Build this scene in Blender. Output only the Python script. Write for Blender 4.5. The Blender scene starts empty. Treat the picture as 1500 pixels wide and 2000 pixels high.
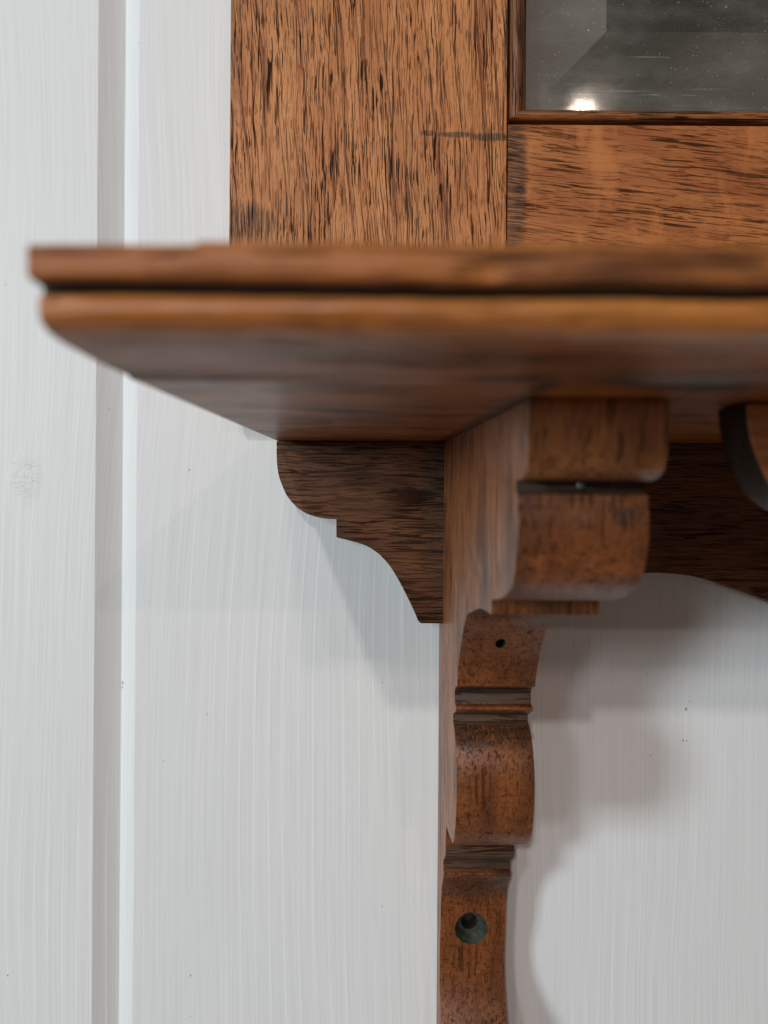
import bpy, bmesh, math, random
from mathutils import Vector, Matrix
random.seed(4)
scene = bpy.context.scene
col = scene.collection

# ------------------------------------------------------------------ camera
U = 0.0002          # metres per photo pixel measured on the wall plane
F = 1400.0          # focal length in photo pixels
D = F * U           # camera to wall, 0.28 m
VX, VY, ROLL = 724.0, 937.0, 0.007

cam = bpy.data.objects.new('camera', bpy.data.cameras.new('camera'))
col.objects.link(cam)
cam.data.sensor_fit = 'VERTICAL'
cam.data.sensor_height = 36
cam.data.sensor_width = 36
cam.data.lens = F / 2000 * 36
cam.data.shift_x = (750 - VX) / 2000
cam.data.shift_y = -(1000 - VY) / 2000
cam.data.clip_start = 0.005
cam.data.clip_end = 50
cam.location = (0, -D, 0)
cam.matrix_world = Matrix.Translation((0, -D, 0)) @ Matrix.Rotation(math.radians(90), 4, 'X') @ Matrix.Rotation(ROLL, 4, 'Z')
cam.data.dof.use_dof = True
cam.data.dof.focus_distance = D / 1.03
cam.data.dof.aperture_fstop = 12.5
scene.camera = cam

# ------------------------------------------------------------------ world and lamps
w = bpy.data.worlds.new('World'); scene.world = w; w.use_nodes = True
nt = w.node_tree; bg = nt.nodes['Background']
tc = nt.nodes.new('ShaderNodeTexCoord'); ns = nt.nodes.new('ShaderNodeTexNoise')
ns.inputs['Scale'].default_value = 2.0; ns.inputs['Detail'].default_value = 2
mp = nt.nodes.new('ShaderNodeMapping'); mp.inputs['Location'].default_value = (3.3, 1.7, .2)
nt.links.new(tc.outputs['Generated'], mp.inputs['Vector']); nt.links.new(mp.outputs[0], ns.inputs['Vector'])
cr = nt.nodes.new('ShaderNodeValToRGB')
cr.color_ramp.elements[0].position = .38; cr.color_ramp.elements[0].color = (.070, .056, .048, 1)
cr.color_ramp.elements[1].position = .70; cr.color_ramp.elements[1].color = (.34, .27, .23, 1)
nt.links.new(ns.outputs['Fac'], cr.inputs['Fac']); nt.links.new(cr.outputs['Color'], bg.inputs['Color'])
bg.inputs['Strength'].default_value = .78

def lamp(name, loc, target, size, power, color, size_y=None, shape='DISK'):
    l = bpy.data.lights.new(name, 'AREA'); l.shape = shape; l.size = size
    if size_y: l.size_y = size_y
    l.energy = power; l.color = color
    o = bpy.data.objects.new(name, l); col.objects.link(o)
    o.location = loc
    o.rotation_euler = (Vector(target) - Vector(loc)).to_track_quat('-Z', 'Y').to_euler()
    return o
lamp('ceiling_spot', (-.43, -2.1, .995), (0, 0, 0), .055, 8.5, (1, .94, .90))
lamp('ceiling_spot', (.66, -2.2, .672), (0.08, -.26, .13), .030, 2.2, (1, .76, .68))
lamp('ceiling_spot', (-.12, -2.3, .945), (.05, 0, 0), .09, 4.4, (1, .82, .75))
lamp('ceiling_spot', (-.97, -2.0, .54), (.05, 0, 0), .25, 5.5, (.84, .95, 1.0))
lamp('window_light', (-1.55, -1.35, .26), (0, 0, 0), .32, 22.0, (.80, .94, 1.0), .42, 'RECTANGLE')

vs = scene.view_settings
vs.view_transform = 'Standard'; vs.look = 'None'; vs.gamma = 1; vs.use_curve_mapping = False; vs.exposure = 0.03

# ------------------------------------------------------------------ geometry helpers
def unroll(px, py):
    dx, dy = px - VX, py - VY
    return dx + ROLL * dy, dy - ROLL * dx
def XZ(px, py, k):
    """photo pixel at relative nearness k (1 = wall) -> X, Z in wall pixels"""
    u, v = unroll(px, py)
    return u / k, -v / k
def dep(k):
    """distance from the wall in wall pixels"""
    return F - F / k
def V(x, d, z):
    return Vector((x * U, -d * U, z * U))

def obj(name, bm, mat, parent=None, bevel=0, seg=2, smooth=True, angle=32):
    bmesh.ops.recalc_face_normals(bm, faces=bm.faces)
    me = bpy.data.meshes.new(name); bm.to_mesh(me); bm.free()
    mats = mat if isinstance(mat, (list, tuple)) else [mat]
    for m in mats: me.materials.append(m)
    o = bpy.data.objects.new(name, me); col.objects.link(o)
    if parent: o.parent = parent
    if bevel:
        b = o.modifiers.new('bevel', 'BEVEL'); b.width = bevel * U; b.segments = seg
        b.limit_method = 'ANGLE'; b.angle_limit = math.radians(angle); b.harden_normals = False
        b.use_clamp_overlap = True
    if smooth:
        for p in me.polygons: p.use_smooth = True
        me.set_sharp_from_angle(angle=math.radians(angle + 8))
    return o

def bake(o, cutters=()):
    """apply modifiers (and boolean cutters) into the mesh"""
    for c in cutters:
        m = o.modifiers.new('cut', 'BOOLEAN'); m.operation = 'DIFFERENCE'; m.object = c; m.solver = 'EXACT'
        try: m.material_mode = 'TRANSFER'
        except Exception: pass
    dg = bpy.context.evaluated_depsgraph_get(); dg.update()
    me = bpy.data.meshes.new_from_object(o.evaluated_get(dg), preserve_all_data_layers=True, depsgraph=dg)
    o.modifiers.clear(); o.data = me
    for c in cutters: bpy.data.objects.remove(c)
    return o

def prism_xz(bm, pts, d0, d1):
    """polygon in X,Z extruded along the depth"""
    a = [bm.verts.new(V(x, d0, z)) for x, z in pts]; b = [bm.verts.new(V(x, d1, z)) for x, z in pts]
    n = len(pts)
    for i in range(n): bm.faces.new((a[i], a[(i+1) % n], b[(i+1) % n], b[i]))
    bm.faces.new(a); bm.faces.new(b[::-1])

def prism_dz(bm, L, R, x0, x1, matf=None, nx=1, amp=0.0, dings=()):
    """two profiles in depth,Z bridged along X; amp gives unevenness from hand wear"""
    from mathutils import noise
    n = len(L); rings = []
    for j in range(nx + 1):
        t = j / nx; x = x0 + (x1 - x0) * t; ring = []
        for i in range(n):
            d = L[i][0] + (R[i][0] - L[i][0]) * t; z = L[i][1] + (R[i][1] - L[i][1]) * t
            if amp and d > 600:
                d += amp * 1.6 * noise.noise(Vector((x * .012, z * .03, 3.1))) + amp * .7 * noise.noise(Vector((x * .05, z * .08, 9.1)))
                z += amp * noise.noise(Vector((x * .010, z * .02, 7.7))) + amp * .5 * noise.noise(Vector((x * .06, z * .05, 1.7)))
                for (gx, gz, gr_, ga) in dings:
                    q = ((x - gx) / gr_) ** 2 + ((z - gz) / (gr_ * .6)) ** 2
                    if q < 4: d -= ga * math.exp(-q * 1.5)
            ring.append(bm.verts.new(V(x, d, z)))
        rings.append(ring)
    for j in range(nx):
        a, b = rings[j], rings[j+1]
        for i in range(n):
            f = bm.faces.new((a[i], a[(i+1) % n], b[(i+1) % n], b[i]))
            if matf: f.material_index = matf(i)
    bm.faces.new(rings[0]); bm.faces.new(rings[-1][::-1])

def box(bm, x0, x1, d0, d1, z0, z1):
    prism_xz(bm, [(x0, z0), (x1, z0), (x1, z1), (x0, z1)], d0, d1)

def spline(pts, n=6):
    """Catmull-Rom through the points"""
    out = []
    P = [pts[0]] + list(pts) + [pts[-1]]
    for i in range(1, len(P) - 2):
        for s in range(n):
            t = s / n; q = []
            for c in (0, 1):
                p0, p1, p2, p3 = P[i-1][c], P[i][c], P[i+1][c], P[i+2][c]
                q.append(.5 * (2*p1 + (p2-p0)*t + (2*p0-5*p1+4*p2-p3)*t*t + (3*p1-p0-3*p2+p3)*t**3))
            out.append(tuple(q))
    out.append(tuple(pts[-1]))
    return out

# ------------------------------------------------------------------ materials
class N:
    def __init__(s, name):
        s.m = bpy.data.materials.new(name); s.m.use_nodes = True
        s.t = s.m.node_tree; s.bsdf = s.t.nodes['Principled BSDF']
    def new(s, ty, **kw):
        n = s.t.nodes.new(ty)
        for k, v in kw.items(): setattr(n, k, v)
        return n
    def put(s, sock, v):
        if isinstance(v, bpy.types.NodeSocket): s.t.links.new(v, sock)
        elif isinstance(v, (tuple, list)) and len(v) == 3 and sock.type == 'RGBA': sock.default_value = (*v, 1)
        else: sock.default_value = v
    def math(s, op, a, b=0.0, c=None, clamp=False):
        n = s.new('ShaderNodeMath', operation=op, use_clamp=clamp)
        s.put(n.inputs[0], a); s.put(n.inputs[1], b)
        if c is not None: s.put(n.inputs[2], c)
        return n.outputs[0]
    def comb(s, x, y, z):
        n = s.new('ShaderNodeCombineXYZ')
        for i, v in enumerate((x, y, z)): s.put(n.inputs[i], v)
        return n.outputs[0]
    def mix(s, f, a, b, mode='MIX'):
        n = s.new('ShaderNodeMix', data_type='RGBA', blend_type=mode)
        s.put(n.inputs[0], f); s.put(n.inputs[6], a); s.put(n.inputs[7], b)
        return n.outputs[2]
    def noise(s, v, scale=1, detail=3, rough=.55, dist=0):
        n = s.new('ShaderNodeTexNoise'); s.put(n.inputs['Vector'], v)
        n.inputs['Scale'].default_value = scale; n.inputs['Detail'].default_value = detail
        n.inputs['Roughness'].default_value = rough; n.inputs['Distortion'].default_value = dist
        return n.outputs['Fac']
    def rng(s, v, a, b, c=0., d=1., smooth=True):
        n = s.new('ShaderNodeMapRange'); n.interpolation_type = 'SMOOTHSTEP' if smooth else 'LINEAR'
        for i, x in enumerate((v, a, b, c, d)): s.put(n.inputs[i], x)
        return n.outputs[0]
    def xyz(s):
        tc = s.new('ShaderNodeTexCoord'); sp = s.new('ShaderNodeSeparateXYZ')
        s.t.links.new(tc.outputs['Object'], sp.inputs[0])
        return [s.math('MULTIPLY', sp.outputs[i], 1 / U) for i in range(3)]     # in wall pixels
    def vor(s, v):
        n = s.new('ShaderNodeTexVoronoi'); n.inputs['Scale'].default_value = 1; s.put(n.inputs['Vector'], v)
        sp = s.new('ShaderNodeSeparateColor'); s.t.links.new(n.outputs['Color'], sp.inputs[0])
        return n.outputs['Distance'], sp.outputs[0]
    def bump(s, h, dist, strength=1., prev=None):
        n = s.new('ShaderNodeBump'); n.inputs['Distance'].default_value = dist; n.inputs['Strength'].default_value = strength
        s.put(n.inputs['Height'], h)
        if prev is not None: s.put(n.inputs['Normal'], prev)
        return n.outputs[0]

def oak(name, axis='Z', tilt=0.0, light=(.46, .22, .085), mid=(.30, .125, .045), deep=(.14, .045, .016), pore=(.013, .008, .006),
        pore_amt=.9, pore_size=1.0, density=1.0, red=.6, rough=.42, deep_amt=.4, ray=0.0, dust=0.0, seed=0.0, bump=1.0, spec=.5,
        grime=None, grime_col=(.018, .017, .013), fine=1.0, speckle=0.0, coat=0.0):
    s = N(name); x, y, z = s.xyz()
    if axis == 'Z': a, g = x, z
    else: a, g = z, x
    a = s.math('ADD', a, s.math('MULTIPLY', g, tilt))
    a = s.math('ADD', a, seed * 37.1)
    # slow waviness of the grain
    wv = s.noise(s.comb(s.math('MULTIPLY', a, .012), s.math('MULTIPLY', y, .012), s.math('MULTIPLY', g, .006)), 1, 2)
    a = s.math('ADD', a, s.math('MULTIPLY', s.math('SUBTRACT', wv, .5), 16))
    def cs(sa, sg, off=0.): return s.comb(s.math('MULTIPLY', a, sa), s.math('MULTIPLY', y, sa), s.math('ADD', s.math('MULTIPLY', g, sg), off))
    band = s.noise(cs(.035, .0035, seed), 1, 3)
    fib = s.noise(cs(.33, .016, seed), 1, 3, .6)
    fib2 = s.noise(cs(.9, .08, seed + 3), 1, 2)
    c = s.mix(s.rng(band, .3, .7), light, mid)
    c = s.mix(s.math('MULTIPLY', s.rng(fib, .42, .68), .55 * fine), c, mid)
    c = s.mix(s.math('MULTIPLY', s.rng(fib2, .45, .75), .35 * fine), c, tuple(q * .8 for q in mid))
    blot = s.noise(cs(.012, .005, seed + 9), 1, 3, .6)
    c = s.mix(s.math('MULTIPLY', s.rng(blot, .48, .72), deep_amt), c, deep)
    if ray:
        # pale medullary ray figure running across the grain
        rv = s.noise(s.comb(s.math('MULTIPLY', a, .006), s.math('MULTIPLY', y, .006), s.math('MULTIPLY', g, .014)), 1, 4, .6, .3)
        rm = s.rng(rv, .48, .70)
        c = s.mix(s.math('MULTIPLY', rm, ray), c, tuple(q * 1.15 for q in light))
        hz = s.noise(s.comb(s.math('MULTIPLY', a, .03), s.math('MULTIPLY', y, .03), s.math('MULTIPLY', g, .35)), 1, 2)
        c = s.mix(s.math('MULTIPLY', s.rng(hz, .58, .75), .3 * ray), c, deep)
    if speckle:
        # short end-grain mottle where the saw cut across the fibres
        sp1 = s.noise(s.comb(s.math('MULTIPLY', x, .16), s.math('MULTIPLY', y, .10), s.math('MULTIPLY', z, .22)), 1, 4, .75, .4)
        sp2 = s.noise(s.comb(s.math('MULTIPLY', x, .03), s.math('MULTIPLY', y, .03), s.math('MULTIPLY', z, .10)), 1, 3, .6, .5)
        c = s.mix(s.math('MULTIPLY', s.rng(sp1, .48, .66), speckle), c, deep)
        c = s.mix(s.math('MULTIPLY', s.rng(sp2, .52, .72), speckle * .7), c, deep)
    # long reddish growth lines
    if red:
        a2 = s.math('ADD', a, s.math('MULTIPLY', g, .07))
        q1 = s.noise(s.comb(s.math('MULTIPLY', a2, .115), s.math('MULTIPLY', y, .115), s.math('MULTIPLY', g, .0005)), 1, 1, .4)
        q2 = s.noise(s.comb(s.math('MULTIPLY', a, .19), s.math('MULTIPLY', y, .19), s.math('ADD', s.math('MULTIPLY', g, .0010), 4.)), 1, 1, .4)
        rl = s.math('MAXIMUM', s.rng(s.math('ABSOLUTE', s.math('SUBTRACT', q1, .5)), .006, .028, 1, 0), s.math('MULTIPLY', s.rng(s.math('ABSOLUTE', s.math('SUBTRACT', q2, .56)), .004, .020, 1, 0), .7))
        c = s.mix(s.math('MULTIPLY', rl, red), c, (.13, .030, .007))
    ps = pore_size
    def dash(sa, sg, lo, hi, o):
        n = s.noise(s.comb(s.math('MULTIPLY', a, sa / ps), s.math('MULTIPLY', y, sa / ps), s.math('ADD', s.math('MULTIPLY', g, sg / ps), o + seed)), 1, 1, .35)
        k = (1 - density) * .06
        return s.rng(n, lo + k - .004, hi + k - .006)
    pm = s.math('MAXIMUM', dash(.17, .0060, .635, .67, 0.), dash(.30, .012, .635, .665, 7.7))
    pm = s.math('MAXIMUM', pm, s.math('MULTIPLY', dash(.50, .024, .63, .665, 15.1), .8))
    d, r = s.vor(s.comb(s.math('MULTIPLY', a, .11 / ps), s.math('MULTIPLY', y, .11 / ps), s.math('ADD', s.math('MULTIPLY', g, .014 / ps), seed)))
    rad = s.math('MULTIPLY', s.math('MULTIPLY', r, r), .24 * density)
    pm = s.math('MAXIMUM', pm, s.math('MULTIPLY', s.rng(d, s.math('MULTIPLY', rad, .5), rad, 1, 0), .8))
    patch = s.rng(s.noise(cs(.02, .008, seed + 20), 1, 2), .3, .6, .45, 1)
    if ray: patch = s.math('MULTIPLY', patch, s.math('SUBTRACT', 1, s.math('MULTIPLY', rm, .85)))
    pm = s.math('MULTIPLY', pm, patch)
    c = s.mix(s.math('MULTIPLY', pm, pore_amt), c, pore)
    if grime:
        gm = None
        for (gx, gz, rx, rz, amt) in grime:      # dirt patches: centre, radii, strength
            q = s.math('ADD', s.math('POWER', s.math('ABSOLUTE', s.math('DIVIDE', s.math('SUBTRACT', x, gx), rx)), 2.),
                       s.math('POWER', s.math('ABSOLUTE', s.math('DIVIDE', s.math('SUBTRACT', z, gz), rz)), 2.))
            q = s.math('ADD', q, s.math('MULTIPLY', s.math('SUBTRACT', s.noise(cs(.1, .05, 2.), 1, 4, .7), .5), 1.6))
            m = s.math('MULTIPLY', s.math('MULTIPLY', s.rng(q, .2, 1.2, 1, 0), amt), s.rng(fib, .32, .60, .15, 1))
            gm = m if gm is None else s.math('MAXIMUM', gm, m)
        c = s.mix(gm, c, grime_col)
    if dust:
        dn = s.noise(s.comb(s.math('MULTIPLY', x, .55), s.math('MULTIPLY', y, .55), s.math('MULTIPLY', z, .55)), 1, 2, .7)
        c = s.mix(s.math('MULTIPLY', s.rng(dn, .66, .76), dust), c, (.30, .27, .22))
    s.put(s.bsdf.inputs['Base Color'], c)
    s.put(s.bsdf.inputs['Roughness'], s.math('ADD', rough, s.math('MULTIPLY', s.math('SUBTRACT', fib, .4), .25)))
    s.put(s.bsdf.inputs['Specular IOR Level'], s.math('MULTIPLY', s.math('SUBTRACT', 1., s.math('MULTIPLY', pm, .9)), spec))
    if coat:
        s.bsdf.inputs['Coat Weight'].default_value = coat; s.bsdf.inputs['Coat Roughness'].default_value = .22
    h = s.math('SUBTRACT', s.math('MULTIPLY', fib, .35), pm)
    s.put(s.bsdf.inputs['Normal'], s.bump(h, .00022 * bump, .8))
    return s.m

def plain(name, c, rough=.6, metal=0.):
    s = N(name); x, y, z = s.xyz()
    n = s.noise(s.comb(s.math('MULTIPLY', x, .08), s.math('MULTIPLY', y, .08), s.math('MULTIPLY', z, .2)), 1, 4, .7)
    s.put(s.bsdf.inputs['Base Color'], s.mix(s.rng(n, .35, .7), c, tuple(q * 2.2 + .004 for q in c)))
    s.bsdf.inputs['Roughness'].default_value = rough; s.bsdf.inputs['Metallic'].default_value = metal
    s.put(s.bsdf.inputs['Normal'], s.bump(n, .0003, .6))
    return s.m

def wall_mat():
    s = N('white_painted_pine'); x, y, z = s.xyz()
    # cathedral curve of the grain: bends leftwards low on the wall
    bend = s.noise(s.comb(s.math('MULTIPLY', x, .0012), 0., s.math('MULTIPLY', z, .0009)), 1, 1, .5)
    xx = s.math('ADD', x, s.math('MULTIPLY', bend, 120))
    # knot
    kd = s.math('ADD', s.math('POWER', s.math('DIVIDE', s.math('ADD', x, 676), 34), 2.), s.math('POWER', s.math('DIVIDE', s.math('SUBTRACT', z, 0), 55), 2.))
    km = s.rng(kd, 0., 1.3, 1, 0)
    fine = s.noise(s.comb(s.math('MULTIPLY', xx, .22), 0., s.math('MULTIPLY', z, .0022)), 1, 3, .65)
    mid = s.noise(s.comb(s.math('MULTIPLY', xx, .07), 0., s.math('MULTIPLY', z, .0022)), 1, 2, .5)
    # raised late-wood ridges in places
    wn = s.new('ShaderNodeTexWave', wave_type='BANDS', bands_direction='X', wave_profile='SAW')
    s.put(wn.inputs['Vector'], s.comb(s.math('MULTIPLY', xx, .0115), 0., s.math('MULTIPLY', z, .0006)))
    wn.inputs['Scale'].default_value = 1.0; wn.inputs['Distortion'].default_value = .9; wn.inputs['Detail'].default_value = 1
    wn.inputs['Detail Scale'].default_value = 1.2
    ridge = s.math('POWER', wn.outputs['Fac'], 14.)
    rm = s.rng(s.noise(s.comb(s.math('MULTIPLY', x, .0035), 0., s.math('MULTIPLY', z, .0016)), 1, 1), .40, .62, .12, 1)
    rm = s.math('MULTIPLY', rm, s.rng(z, 250., -500., .15, 1.))
    ridge = s.math('MULTIPLY', ridge, rm)
    speck, r = s.vor(s.comb(s.math('MULTIPLY', x, .035), 0., s.math('MULTIPLY', z, .022)))
    sp = s.rng(speck, .03, .065, 1, 0); sp = s.math('MULTIPLY', sp, s.rng(r, .80, .9))
    c = s.mix(s.rng(fine, .35, .72), (.80, .81, .81), (.74, .75, .75))
    c = s.mix(s.math('MULTIPLY', s.rng(mid, .5, .8), .4), c, (.71, .715, .705))
    c = s.mix(s.math('MULTIPLY', sp, .45), c, (.32, .30, .27))
    kn = s.noise(s.comb(s.math('MULTIPLY', x, .06), 0., s.math('MULTIPLY', z, .16)), 1, 3, .6, 1.5)
    c = s.mix(s.math('MULTIPLY', km, s.rng(kn, .52, .66, 0, .45)), c, (.45, .44, .42))
    for (px, py, rr) in ((232, 1340, 2.6), (231, 1349, 2.0), (1340, 1385, 2.6), (1334, 1446, 2.0), (1341, 1447, 1.5), (1270, 1475, 1.4), (15, 1905, 1.8), (372, 1905, 1.8), (370, 918, 1.6)):
        X_, Z_ = XZ(px, py, 1.0)
        dd = s.math('SQRT', s.math('ADD', s.math('POWER', s.math('SUBTRACT', x, X_), 2.), s.math('POWER', s.math('MULTIPLY', s.math('SUBTRACT', z, Z_), .7), 2.)))
        c = s.mix(s.math('MULTIPLY', s.rng(dd, rr * .5, rr * 1.2, 1, 0), .6), c, (.07, .07, .065))
    s.put(s.bsdf.inputs['Base Color'], c)
    s.bsdf.inputs['Roughness'].default_value = .5
    s.bsdf.inputs['Specular IOR Level'].default_value = .3
    fm = s.rng(s.noise(s.comb(s.math('MULTIPLY', x, .006), 0., s.math('MULTIPLY', z, .002)), 1, 2), .35, .65, .08, .34)
    h = s.math('ADD', s.math('MULTIPLY', fine, fm), s.math('MULTIPLY', ridge, .9))
    h = s.math('ADD', h, s.math('MULTIPLY', mid, .5))
    h = s.math('ADD', h, s.math('MULTIPLY', s.math('MULTIPLY', kn, km), 1.8))
    s.put(s.bsdf.inputs['Normal'], s.bump(h, .00034, .55))
    return s.m

def mirror_mat():
    s = N('old_mirror_glass'); x, y, z = s.xyz()
    cs = lambda a, b: s.comb(s.math('MULTIPLY', x, a), 0., s.math('MULTIPLY', z, b))
    haze = s.noise(cs(.006, .012), 1, 4, .6)
    d1, r1 = s.vor(cs(.13, .13)); dust = s.math('MULTIPLY', s.rng(d1, .06, .17, 1, 0), s.rng(r1, .45, .9))
    d2, r2 = s.vor(cs(.035, .04)); big = s.math('MULTIPLY', s.rng(d2, .05, .085, 1, 0), s.rng(r2, .5, .8))
    d3, r3 = s.vor(cs(.0016, .14)); scr = s.math('MULTIPLY', s.rng(d3, .03, .10, 1, 0), s.rng(r3, .60, .95, 0, .8))
    grain = s.noise(cs(.5, .5), 1, 2, .6)
    f = s.math('ADD', s.math('MULTIPLY', s.rng(haze, .35, .75), .10), s.math('MULTIPLY', s.rng(grain, .45, .8), .16))
    f = s.math('ADD', f, s.math('MULTIPLY', dust, .45)); f = s.math('ADD', f, s.math('MULTIPLY', big, .35))
    f = s.math('ADD', f, scr)
    d4 = s.noise(cs(.004, .32), 1, 3, .7)
    low = s.math('MULTIPLY', s.rng(d4, .55, .72), s.rng(z, 690., 770., .75, 0.))
    f = s.math('ADD', f, s.math('MULTIPLY', low, s.rng(s.noise(cs(.012, .02), 1, 2), .45, .62)), clamp=True)
    s.put(s.bsdf.inputs['Base Color'], (.50, .535, .50)); s.bsdf.inputs['Metallic'].default_value = 1
    s.put(s.bsdf.inputs['Roughness'], s.rng(haze, .3, .8, .02, .05))
    df = s.new('ShaderNodeBsdfDiffuse'); df.inputs['Color'].default_value = (.62, .62, .56, 1)
    mx = s.new('ShaderNodeMixShader'); s.put(mx.inputs[0], f)
    s.t.links.new(s.bsdf.outputs[0], mx.inputs[1]); s.t.links.new(df.outputs[0], mx.inputs[2])
    s.t.links.new(mx.outputs[0], s.t.nodes['Material Output'].inputs['Surface'])
    wob = s.noise(cs(.01, .01), 1, 1)
    s.put(s.bsdf.inputs['Normal'], s.bump(s.math('ADD', wob, s.math('MULTIPLY', s.noise(cs(.004, .25), 1, 2), .03)), .00015, .5))
    return s.m

M = {}
M['wall'] = wall_mat()
M['mirror'] = mirror_mat()
M['stile'] = oak('oak_stile', 'Z', tilt=.02, light=(.66, .285, .105), mid=(.50, .180, .055), deep=(.22, .070, .022), red=.85, deep_amt=.3, density=.92, pore_amt=.97, spec=.35, pore_size=.66,
                 grime=[(-262, 465, 110, 40, .75), (243, 790, 9, 120, .95), (-262, 900, 30, 300, .4), (150, 627, 40, 6, .9), (215, 623, 45, 9, .95), (100, 629, 16, 6, .9)], bump=1.1, rough=.5)
M['rail'] = oak('oak_rail', 'X', tilt=.11, light=(.48, .172, .050), mid=(.33, .100, .027), deep=(.20, .055, .018), red=0, ray=.75, deep_amt=.3,
                seed=3, pore_size=.8, density=.8, pore_amt=.85, grime=[(258, 540, 26, 190, .9)], rough=.45, spec=.35)
M['mould'] = oak('dark_oak_moulding', 'Z', light=(.27, .10, .034), mid=(.14, .048, .018), deep=(.03, .015, .009), deep_amt=.7, seed=5, red=.3, rough=.35, density=1.1)
M['mouldx'] = oak('dark_oak_moulding_cross', 'X', light=(.40, .15, .045), mid=(.20, .07, .022), deep=(.03, .015, .009), deep_amt=.8, seed=6, red=.3, rough=.35, density=1.1)
M['shelf'] = oak('oak_shelf', 'X', light=(.54, .205, .055), mid=(.34, .105, .025), deep=(.10, .030, .011), red=.4, deep_amt=.95, seed=8, pore_amt=.8, rough=.42, spec=.3, pore_size=1.2)
M['bead'] = oak('oak_bead', 'X', light=(.56, .22, .052), mid=(.38, .12, .022), deep=(.17, .05, .016), red=0, deep_amt=.5, seed=12, pore_amt=.25, rough=.32)
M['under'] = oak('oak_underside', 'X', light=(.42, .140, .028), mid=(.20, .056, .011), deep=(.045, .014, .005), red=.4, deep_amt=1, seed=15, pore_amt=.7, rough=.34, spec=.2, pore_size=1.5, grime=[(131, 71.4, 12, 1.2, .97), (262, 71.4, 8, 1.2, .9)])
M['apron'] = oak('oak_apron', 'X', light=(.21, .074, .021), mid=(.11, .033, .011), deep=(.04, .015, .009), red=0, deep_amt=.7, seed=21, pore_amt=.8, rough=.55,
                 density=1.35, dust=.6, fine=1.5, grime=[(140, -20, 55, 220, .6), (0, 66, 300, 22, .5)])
M['bracket'] = oak('oak_bracket_front', 'Z', light=(.29, .088, .021), mid=(.17, .048, .012), deep=(.050, .016, .007), red=.2, deep_amt=.8, seed=27, pore_amt=.5,
                   density=.8, rough=.40, dust=.15, bump=.7, speckle=.8,
                   grime=[(196, -398, 300, 24, .85), (196, -742, 300, 34, .7), (235, -33, 15, 11, .8), (172, 50, 16, 9, .5), (196, -178, 200, 22, .5)])
M['top_sheen'] = oak('oak_bracket_top_sheen', 'Z', light=(.46, .17, .050), mid=(.29, .092, .025), deep=(.13, .040, .014), red=.3, deep_amt=.7, seed=29, pore_amt=.6, density=1.0, rough=.4, speckle=.35)  # bracket's top block: reflected sheen painted in as a lighter oak
M['bside'] = oak('oak_bracket_side', 'Z', light=(.40, .142, .040), mid=(.24, .074, .018), deep=(.09, .028, .013), red=.4, deep_amt=.9, seed=41, pore_amt=.7,
                   density=1.1, rough=.40, bump=.9, spec=.45, coat=.18)  # long-grain side; sheen off the white wall also put into its lighter colour
M['dside'] = oak('shaded_drop_rail_edge', 'X', light=(.03, .014, .008), mid=(.018, .010, .006), deep=(.01, .006, .004), red=0, seed=33, rough=.5)  # unlit edges of the drop rail: shade put into the colour
M['groove'] = oak('dirty_groove', 'X', light=(.12, .050, .020), mid=(.050, .028, .015), deep=(.012, .011, .009), red=0, deep_amt=.9, seed=35, rough=.6, dust=.5, density=1.2, fine=1.6)
M['pendant'] = oak('oak_drop_rail', 'X', light=(.42, .145, .042), mid=(.30, .09, .026), deep=(.14, .04, .014), red=0, deep_amt=.4, seed=31, pore_amt=.5, rough=.4)
M['dirt'] = plain('black_wax_dirt', (.012, .011, .009), .6)
M['hole'] = plain('tarnished_hole', (.020, .024, .017), .55)
M['nail'] = plain('grey_nail', (.10, .10, .09), .4, .7)

# ------------------------------------------------------------------ wall of grooved boards
bm = bmesh.new()
prof = []
pitch = 749
gl = XZ(188, 900, 1)[0]
for i in range(-5, 9):
    g0 = gl + i * pitch
    prof += [(g0 - 1.5, 0), (g0 + 1.5, -1.5), (g0 + 43, -24), (g0 + 44.5, -24), (g0 + 76, -1.5), (g0 + 79, 0)]
prof = [(-4200, 0)] + prof + [(7000, 0)]
zs = (-3500, 4000)
rows = [[bm.verts.new(V(x, d, z)) for x, d in prof] for z in zs]
for i in range(len(prof) - 1):
    bm.faces.new((rows[0][i], rows[0][i+1], rows[1][i+1], rows[1][i]))
back = [bm.verts.new(V(x, -60, z)) for z in zs for x in (prof[0][0], prof[-1][0])]
bm.faces.new((back[0], back[2], back[3], back[1]))
bm.faces.new((back[0], rows[0][0], rows[1][0], back[2])); bm.faces.new((back[1], back[3], rows[1][-1], rows[0][-1]))
bm.faces.new([back[1]] + rows[0][::-1] + [back[0]]); bm.faces.new([back[2]] + rows[1] + [back[3]])
wall = obj('wall', bm, M['wall'], smooth=False)
wall['label'] = 'white painted wall of wide vertical pine boards with v grooves'
wall['category'] = 'wall'

# ------------------------------------------------------------------ the hall mirror with shelf
root = bpy.data.objects.new('mirror_shelf', None); col.objects.link(root)
root.empty_display_size = .02
root['label'] = 'old oak wall mirror with a moulded shelf on scrolled brackets'
root['category'] = 'mirror shelf'

XC = 847                       # middle of the piece
KS = 1.077; DS = dep(KS)       # face of stiles and rails
S0, S1 = -260, 243             # stile
ZTOP = 2350
ZB = 71.5                      # underside of the shelf
def mirx(x): return 2 * XC - x

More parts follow.
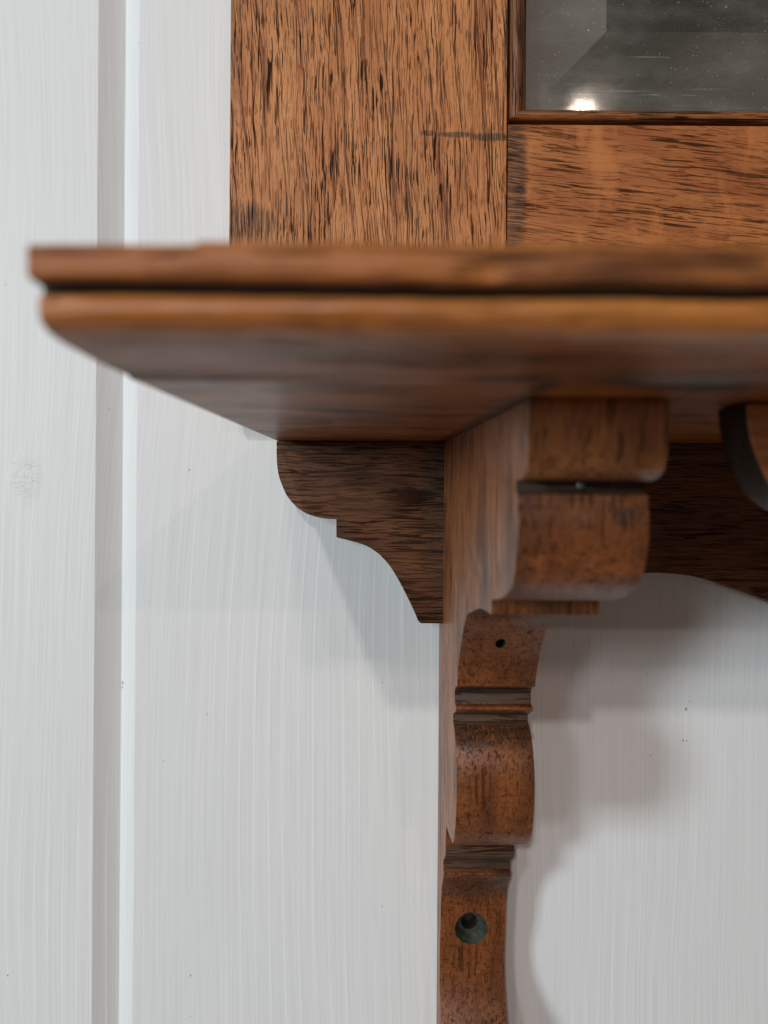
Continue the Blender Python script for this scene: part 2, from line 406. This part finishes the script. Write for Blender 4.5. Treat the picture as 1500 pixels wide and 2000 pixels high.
bm = bmesh.new(); box(bm, S0, S1, 1.5, DS, 121, ZTOP); obj('stile', bm, M['stile'], root, bevel=2.0)
bm = bmesh.new(); box(bm, mirx(S1), mirx(S0), 1.5, DS, 121, ZTOP); obj('stile', bm, M['stile'], root, bevel=2.0)
bm = bmesh.new(); box(bm, S1 + 1.8, mirx(S1) - 1.8, 1.5, DS - 2.8, 121, 648); obj('rail', bm, M['rail'], root, bevel=1.8)
bm = bmesh.new(); box(bm, S1 + 1.0, mirx(S1) - 1, 1.5, DS - 1.2, 2000, ZTOP - 2); obj('rail', bm, M['rail'], root, bevel=1.8)

# moulding round the glass: mitred pieces swept with one profile
ML, MB_, MT = 247.5, 656.5, 1995
p = [(0, -60), (0, -7), (.06, -3), (.18, -.5), (.38, .6), (.58, -1), (.66, -4), (.70, -4.5), (.80, -7), (.93, -13), (1, -20), (1, -60)]
wl, wb = 33.0, 25.0
def frame_piece(side):
    bm = bmesh.new(); ringA, ringB = [], []
    for t, h in p:
        l, r, b, tp = ML + t * wl, mirx(ML) - t * wl, MB_ + t * wb, MT - t * wb
        a_, b_ = {'left': ((l, b), (l, tp)), 'bottom': ((l, b), (r, b)), 'right': ((r, b), (r, tp)), 'top': ((l, tp), (r, tp))}[side]
        g = .25
        if side in ('left', 'right'): a_, b_ = (a_[0], a_[1] + g), (b_[0], b_[1] - g)
        ringA.append(bm.verts.new(V(a_[0], DS + h, a_[1]))); ringB.append(bm.verts.new(V(b_[0], DS + h, b_[1])))
    n = len(p)
    for i in range(n - 1): bm.faces.new((ringA[i], ringA[i+1], ringB[i+1], ringB[i]))
    bm.faces.new((ringA[-1], ringA[0], ringB[0], ringB[-1])); bm.faces.new(ringA); bm.faces.new(ringB[::-1])
    obj('moulding', bm, M['mould'] if side in ('left', 'right') else M['mouldx'], root, angle=50)
for sd in ('left', 'bottom', 'right', 'top'): frame_piece(sd)

# bevelled glass
bm = bmesh.new()
l, r, b, t = ML + wl - 1.5, mirx(ML + wl) + 1.5, MB_ + wb - 1.5, MT - wb + 1.5
bw = 150; he, hf = DS - 40, DS - 23
o4 = [bm.verts.new(V(x, he, z)) for x, z in ((l, b), (r, b), (r, t), (l, t))]
i4 = [bm.verts.new(V(x, hf, z)) for x, z in ((l + bw, b + bw), (r - bw, b + bw), (r - bw, t - bw), (l + bw, t - bw))]
k4 = [bm.verts.new(V(x, DS - 58, z)) for x, z in ((l, b), (r, b), (r, t), (l, t))]
for i in range(4):
    j = (i + 1) % 4
    bm.faces.new((o4[i], o4[j], i4[j], i4[i])); bm.faces.new((k4[i], k4[j], o4[j], o4[i]))
bm.faces.new(i4); bm.faces.new(k4[::-1])
obj('mirror_glass', bm, M['mirror'], root, smooth=False)

# ---- shelf
def kz(k, z): return (dep(k), z)
core = [(1.5, ZB), kz(2.66, ZB), kz(2.675, ZB - .5), kz(2.69, ZB - .4), kz(2.71, ZB + 1.3), kz(3.05, 73.2), kz(3.45, 75.3)]
fb = spline([kz(3.45, 75.3), kz(3.58, 77.0), kz(3.68, 80), kz(3.73, 85), kz(3.735, 90), kz(3.72, 94.8), kz(3.69, 96.8)], 4)
gr = [kz(3.68, 97.6), kz(3.68, 100.4)]
fs = spline([kz(3.79, 100.8), kz(3.845, 102.0), kz(3.86, 104.5), kz(3.86, 115.5), kz(3.84, 118.6), kz(3.78, 119.8), kz(3.6, 120)], 4)
L = core + fb[1:] + gr + fs + [(1.5, 120)]
nb0, ng0 = len(core), len(core) + len(fb) - 1
ns0 = ng0 + len(gr)
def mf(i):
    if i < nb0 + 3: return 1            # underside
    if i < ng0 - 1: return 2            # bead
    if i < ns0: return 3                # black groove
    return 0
# the right-hand end sits a hair lower at the lip, as the old board has sagged
R = [(d, z - (2.2 * max(0, (d - 700) / 330) if 75 < z < 102 else 0)) for d, z in L]
bm = bmesh.new(); prism_dz(bm, L, R, -175, mirx(-175), mf, 260, .9, [(-30, 81, 7, 4), (-4, 83, 8, 3.5), (60, 104, 9, 3), (150, 118, 12, 3), (110, 83, 6, 2.5), (-165, 90, 8, 3)])
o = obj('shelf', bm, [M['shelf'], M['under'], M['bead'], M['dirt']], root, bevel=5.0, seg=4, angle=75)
# loose-laid top board slightly set in from the end
bm = bmesh.new()
pr = [(DS + 2, 120.4), kz(3.72, 120.4), kz(3.755, 122), kz(3.74, 124.2), kz(3.66, 124.6), (DS + 2, 124.6)]
prism_dz(bm, pr, pr, -92, mirx(-92), None, 200, .8)
obj('top_board', bm, M['bead'], root, bevel=1.2)

# ---- aprons
KA = 1.053; DA = dep(KA)
ap = [(540,861),(540.5,900),(544,927),(551,948),(561,969),(577,988),(593,1000),(612,1008),(633,1012.5),(657,1014),
      (657,1049),(663,1051),(687,1057),(713,1065),(732,1076),(745,1087),(761,1105),(775,1127),(788,1151),(801,1177),(812,1201),(817,1213),(823,1217.5)]
ap = [XZ(a, b_, KA) for a, b_ in ap]
ap = spline(ap[:10], 4) + spline(ap[10:], 4)
ap[0] = (ap[0][0], ZB - .8)
zb = ap[-1][1]
pl = ap + [(150, zb), (150, ZB - .8)]
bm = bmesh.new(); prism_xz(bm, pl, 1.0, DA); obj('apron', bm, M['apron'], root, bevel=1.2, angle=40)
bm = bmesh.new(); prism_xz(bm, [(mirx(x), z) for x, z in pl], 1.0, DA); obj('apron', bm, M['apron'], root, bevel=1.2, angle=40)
mid = [(1000,1180),(1100,1150),(1180,1130),(1249,1121),(1280,1119),(1324,1122),(1359,1127),(1412,1142),(1456,1158),(1500,1173),(1570,1203),(1640,1238)]
mid = spline([XZ(a, b_, KA) for a, b_ in mid], 4)
mid = [(240, mid[0][1])] + mid + [(XC - 10, mid[-1][1] - 8)]
low = mid + [(mirx(x), z) for x, z in mid[::-1]]
pl = low + [(mirx(240), ZB - .8), (240, ZB - .8)]
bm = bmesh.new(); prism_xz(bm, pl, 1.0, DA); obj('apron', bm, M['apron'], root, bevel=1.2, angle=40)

# ---- drop rail hanging under the shelf at the right
KF, KB = 2.20, 2.03
dr = [(1458,786),(1460,815),(1464,845),(1471,872),(1482,902),(1497,935),(1518,968),(1545,992),(1580,1008),(1630,1018),(1700,1022)]
dr = spline([XZ(a, b_, KF) for a, b_ in dr], 4)
dr[0] = (dr[0][0], ZB - 1.2)
pl = dr + [(mirx(x), z) for x, z in dr[::-1]]
bm = bmesh.new(); prism_xz(bm, pl, dep(KB), dep(KF))
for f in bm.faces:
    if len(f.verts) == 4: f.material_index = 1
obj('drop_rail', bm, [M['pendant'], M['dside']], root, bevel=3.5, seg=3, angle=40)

# ---- bracket
BL, BR = 136.0, 257.0
def B(px, py):
    u, v = unroll(px, py); k = u / BR
    return (dep(k), -v / k)
def Bk(k, z): return (dep(k), z)
seg = []
top = ZB - .5
def zz(k, py, px=1100): return -(unroll(px, py)[1]) / k
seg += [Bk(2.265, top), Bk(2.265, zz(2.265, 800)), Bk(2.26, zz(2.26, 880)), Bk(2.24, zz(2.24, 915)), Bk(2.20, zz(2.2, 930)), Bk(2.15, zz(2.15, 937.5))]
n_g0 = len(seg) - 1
seg += [Bk(2.085, zz(2.085, 940)), Bk(2.085, zz(2.085, 961)), Bk(2.11, zz(2.11, 964))]
n_g1 = len(seg) - 1
seg += spline([Bk(2.11, zz(2.11, 964)), B(1267,985), B(1269,1030), B(1264,1085), B(1254,1130), B(1238,1155), B(1210,1170)], 4)[1:]
seg += [Bk(1.80, -129.5), Bk(1.765, -131), Bk(1.748, -134), B(1171,1184), B(1171,1201)]
n_f = len(seg) - 1
seg += [Bk(1.735, -150.5)]
seg += spline([Bk(1.70, -151.5), Bk(1.58, -158), Bk(1.46, -176), B(1079,1204), B(1064,1242), B(1051,1296), B(1045,1341)], 4)
seg += [B(1039,1343.5)]
n_h0 = len(seg) - 1
seg += [B(1036.5,1352), B(1037,1366), B(1037.5,1374)]
n_h1 = len(seg) - 1
seg += spline([B(1037.5,1375), B(1041,1381), B(1041,1388), B(1036,1393)], 3)
n_i0 = len(seg) - 1
seg += [B(1031,1396), B(1031,1408), B(1034,1418)]
n_i1 = len(seg) - 1
seg += spline([B(1034,1418), B(1040,1452), B(1044.5,1515), B(1043.5,1580), B(1038,1632), B(1030,1649)], 4)[1:]
seg += [Bk(1.16, -596), Bk(1.118, -602), Bk(1.113, -640)]
n_j0 = len(seg) - 1
seg += [B(1005,1666), B(1003,1675), B(997,1682), B(996.5,1700)]
n_j1 = len(seg) - 1
seg += spline([B(998,1706), B(997,1714), B(991,1735), B(988,1770), B(987,1810), B(985,1870), B(986,1935), B(990,2005), B(993,2060), B(985,2110), B(968,2140)], 4)
seg += [(3.5, seg[-1][1] - 4), (3.5, top)]
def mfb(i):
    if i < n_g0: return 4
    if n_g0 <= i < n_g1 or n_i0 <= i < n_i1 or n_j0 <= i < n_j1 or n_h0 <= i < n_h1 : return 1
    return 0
def cyl(px, py, k, r, depth, r2=None, squash=1.0, tilt=0.0, mat=None, dz=0):
    """cutter: a cone/cylinder drilled into the face from the front"""
    bm = bmesh.new(); x, z = XZ(px, py, k); d = dep(k); n = 28
    a = [bm.verts.new(V(x + r * 1.04 * math.cos(q * 2*math.pi/n), d + 3, z + r * 1.04 * squash * math.sin(q * 2*math.pi/n))) for q in range(n)]
    r2 = r if r2 is None else r2
    b_ = [bm.verts.new(V(x + r2 * math.cos(q * 2*math.pi/n), d - depth, z + dz + r2 * math.sin(q * 2*math.pi/n))) for q in range(n)]
    for q in range(n): bm.faces.new((a[q], a[(q+1) % n], b_[(q+1) % n], b_[q]))
    bm.faces.new(a); bm.faces.new(b_[::-1])
    return obj('cutter', bm, mat or M['hole'], None, smooth=False)

bm = bmesh.new(); prism_dz(bm, seg, seg, BL, BR, mfb)
for f in bm.faces:
    if len(f.verts) > 6: f.material_index = 3
bracket = obj('bracket', bm, [M['bracket'], M['groove'], M['hole'], M['bside'], M['top_sheen']], root, bevel=2.0, seg=3, angle=35)
bracket.data.materials
bake(bracket, [cyl(922, 1826, 1.055, 34, 30, 23, 1.16, dz=7), ])
bake(bracket, [cyl(920, 1816, 1.052, 15, 54, mat=M['dirt'])])
bake(bracket, [cyl(981, 1261, 1.33, 8, 40, 7, 1.1)])
for pz in bracket.data.polygons: pz.use_smooth = True
bracket.data.set_sharp_from_angle(angle=math.radians(40))
b2 = bracket.copy(); col.objects.link(b2); b2.parent = root
b2.location = ((mirx(BR) - BL) * U, 0, 0)

bm = bmesh.new(); bmesh.ops.create_uvsphere(bm, u_segments=16, v_segments=8, radius=4.2 * U)
x, z = XZ(1135, 948, 2.09)
for v in bm.verts: v.co.y *= .5
bmesh.ops.translate(bm, verts=bm.verts, vec=V(x, dep(2.09) + .3, z))
obj('nail', bm, M['nail'], bracket)
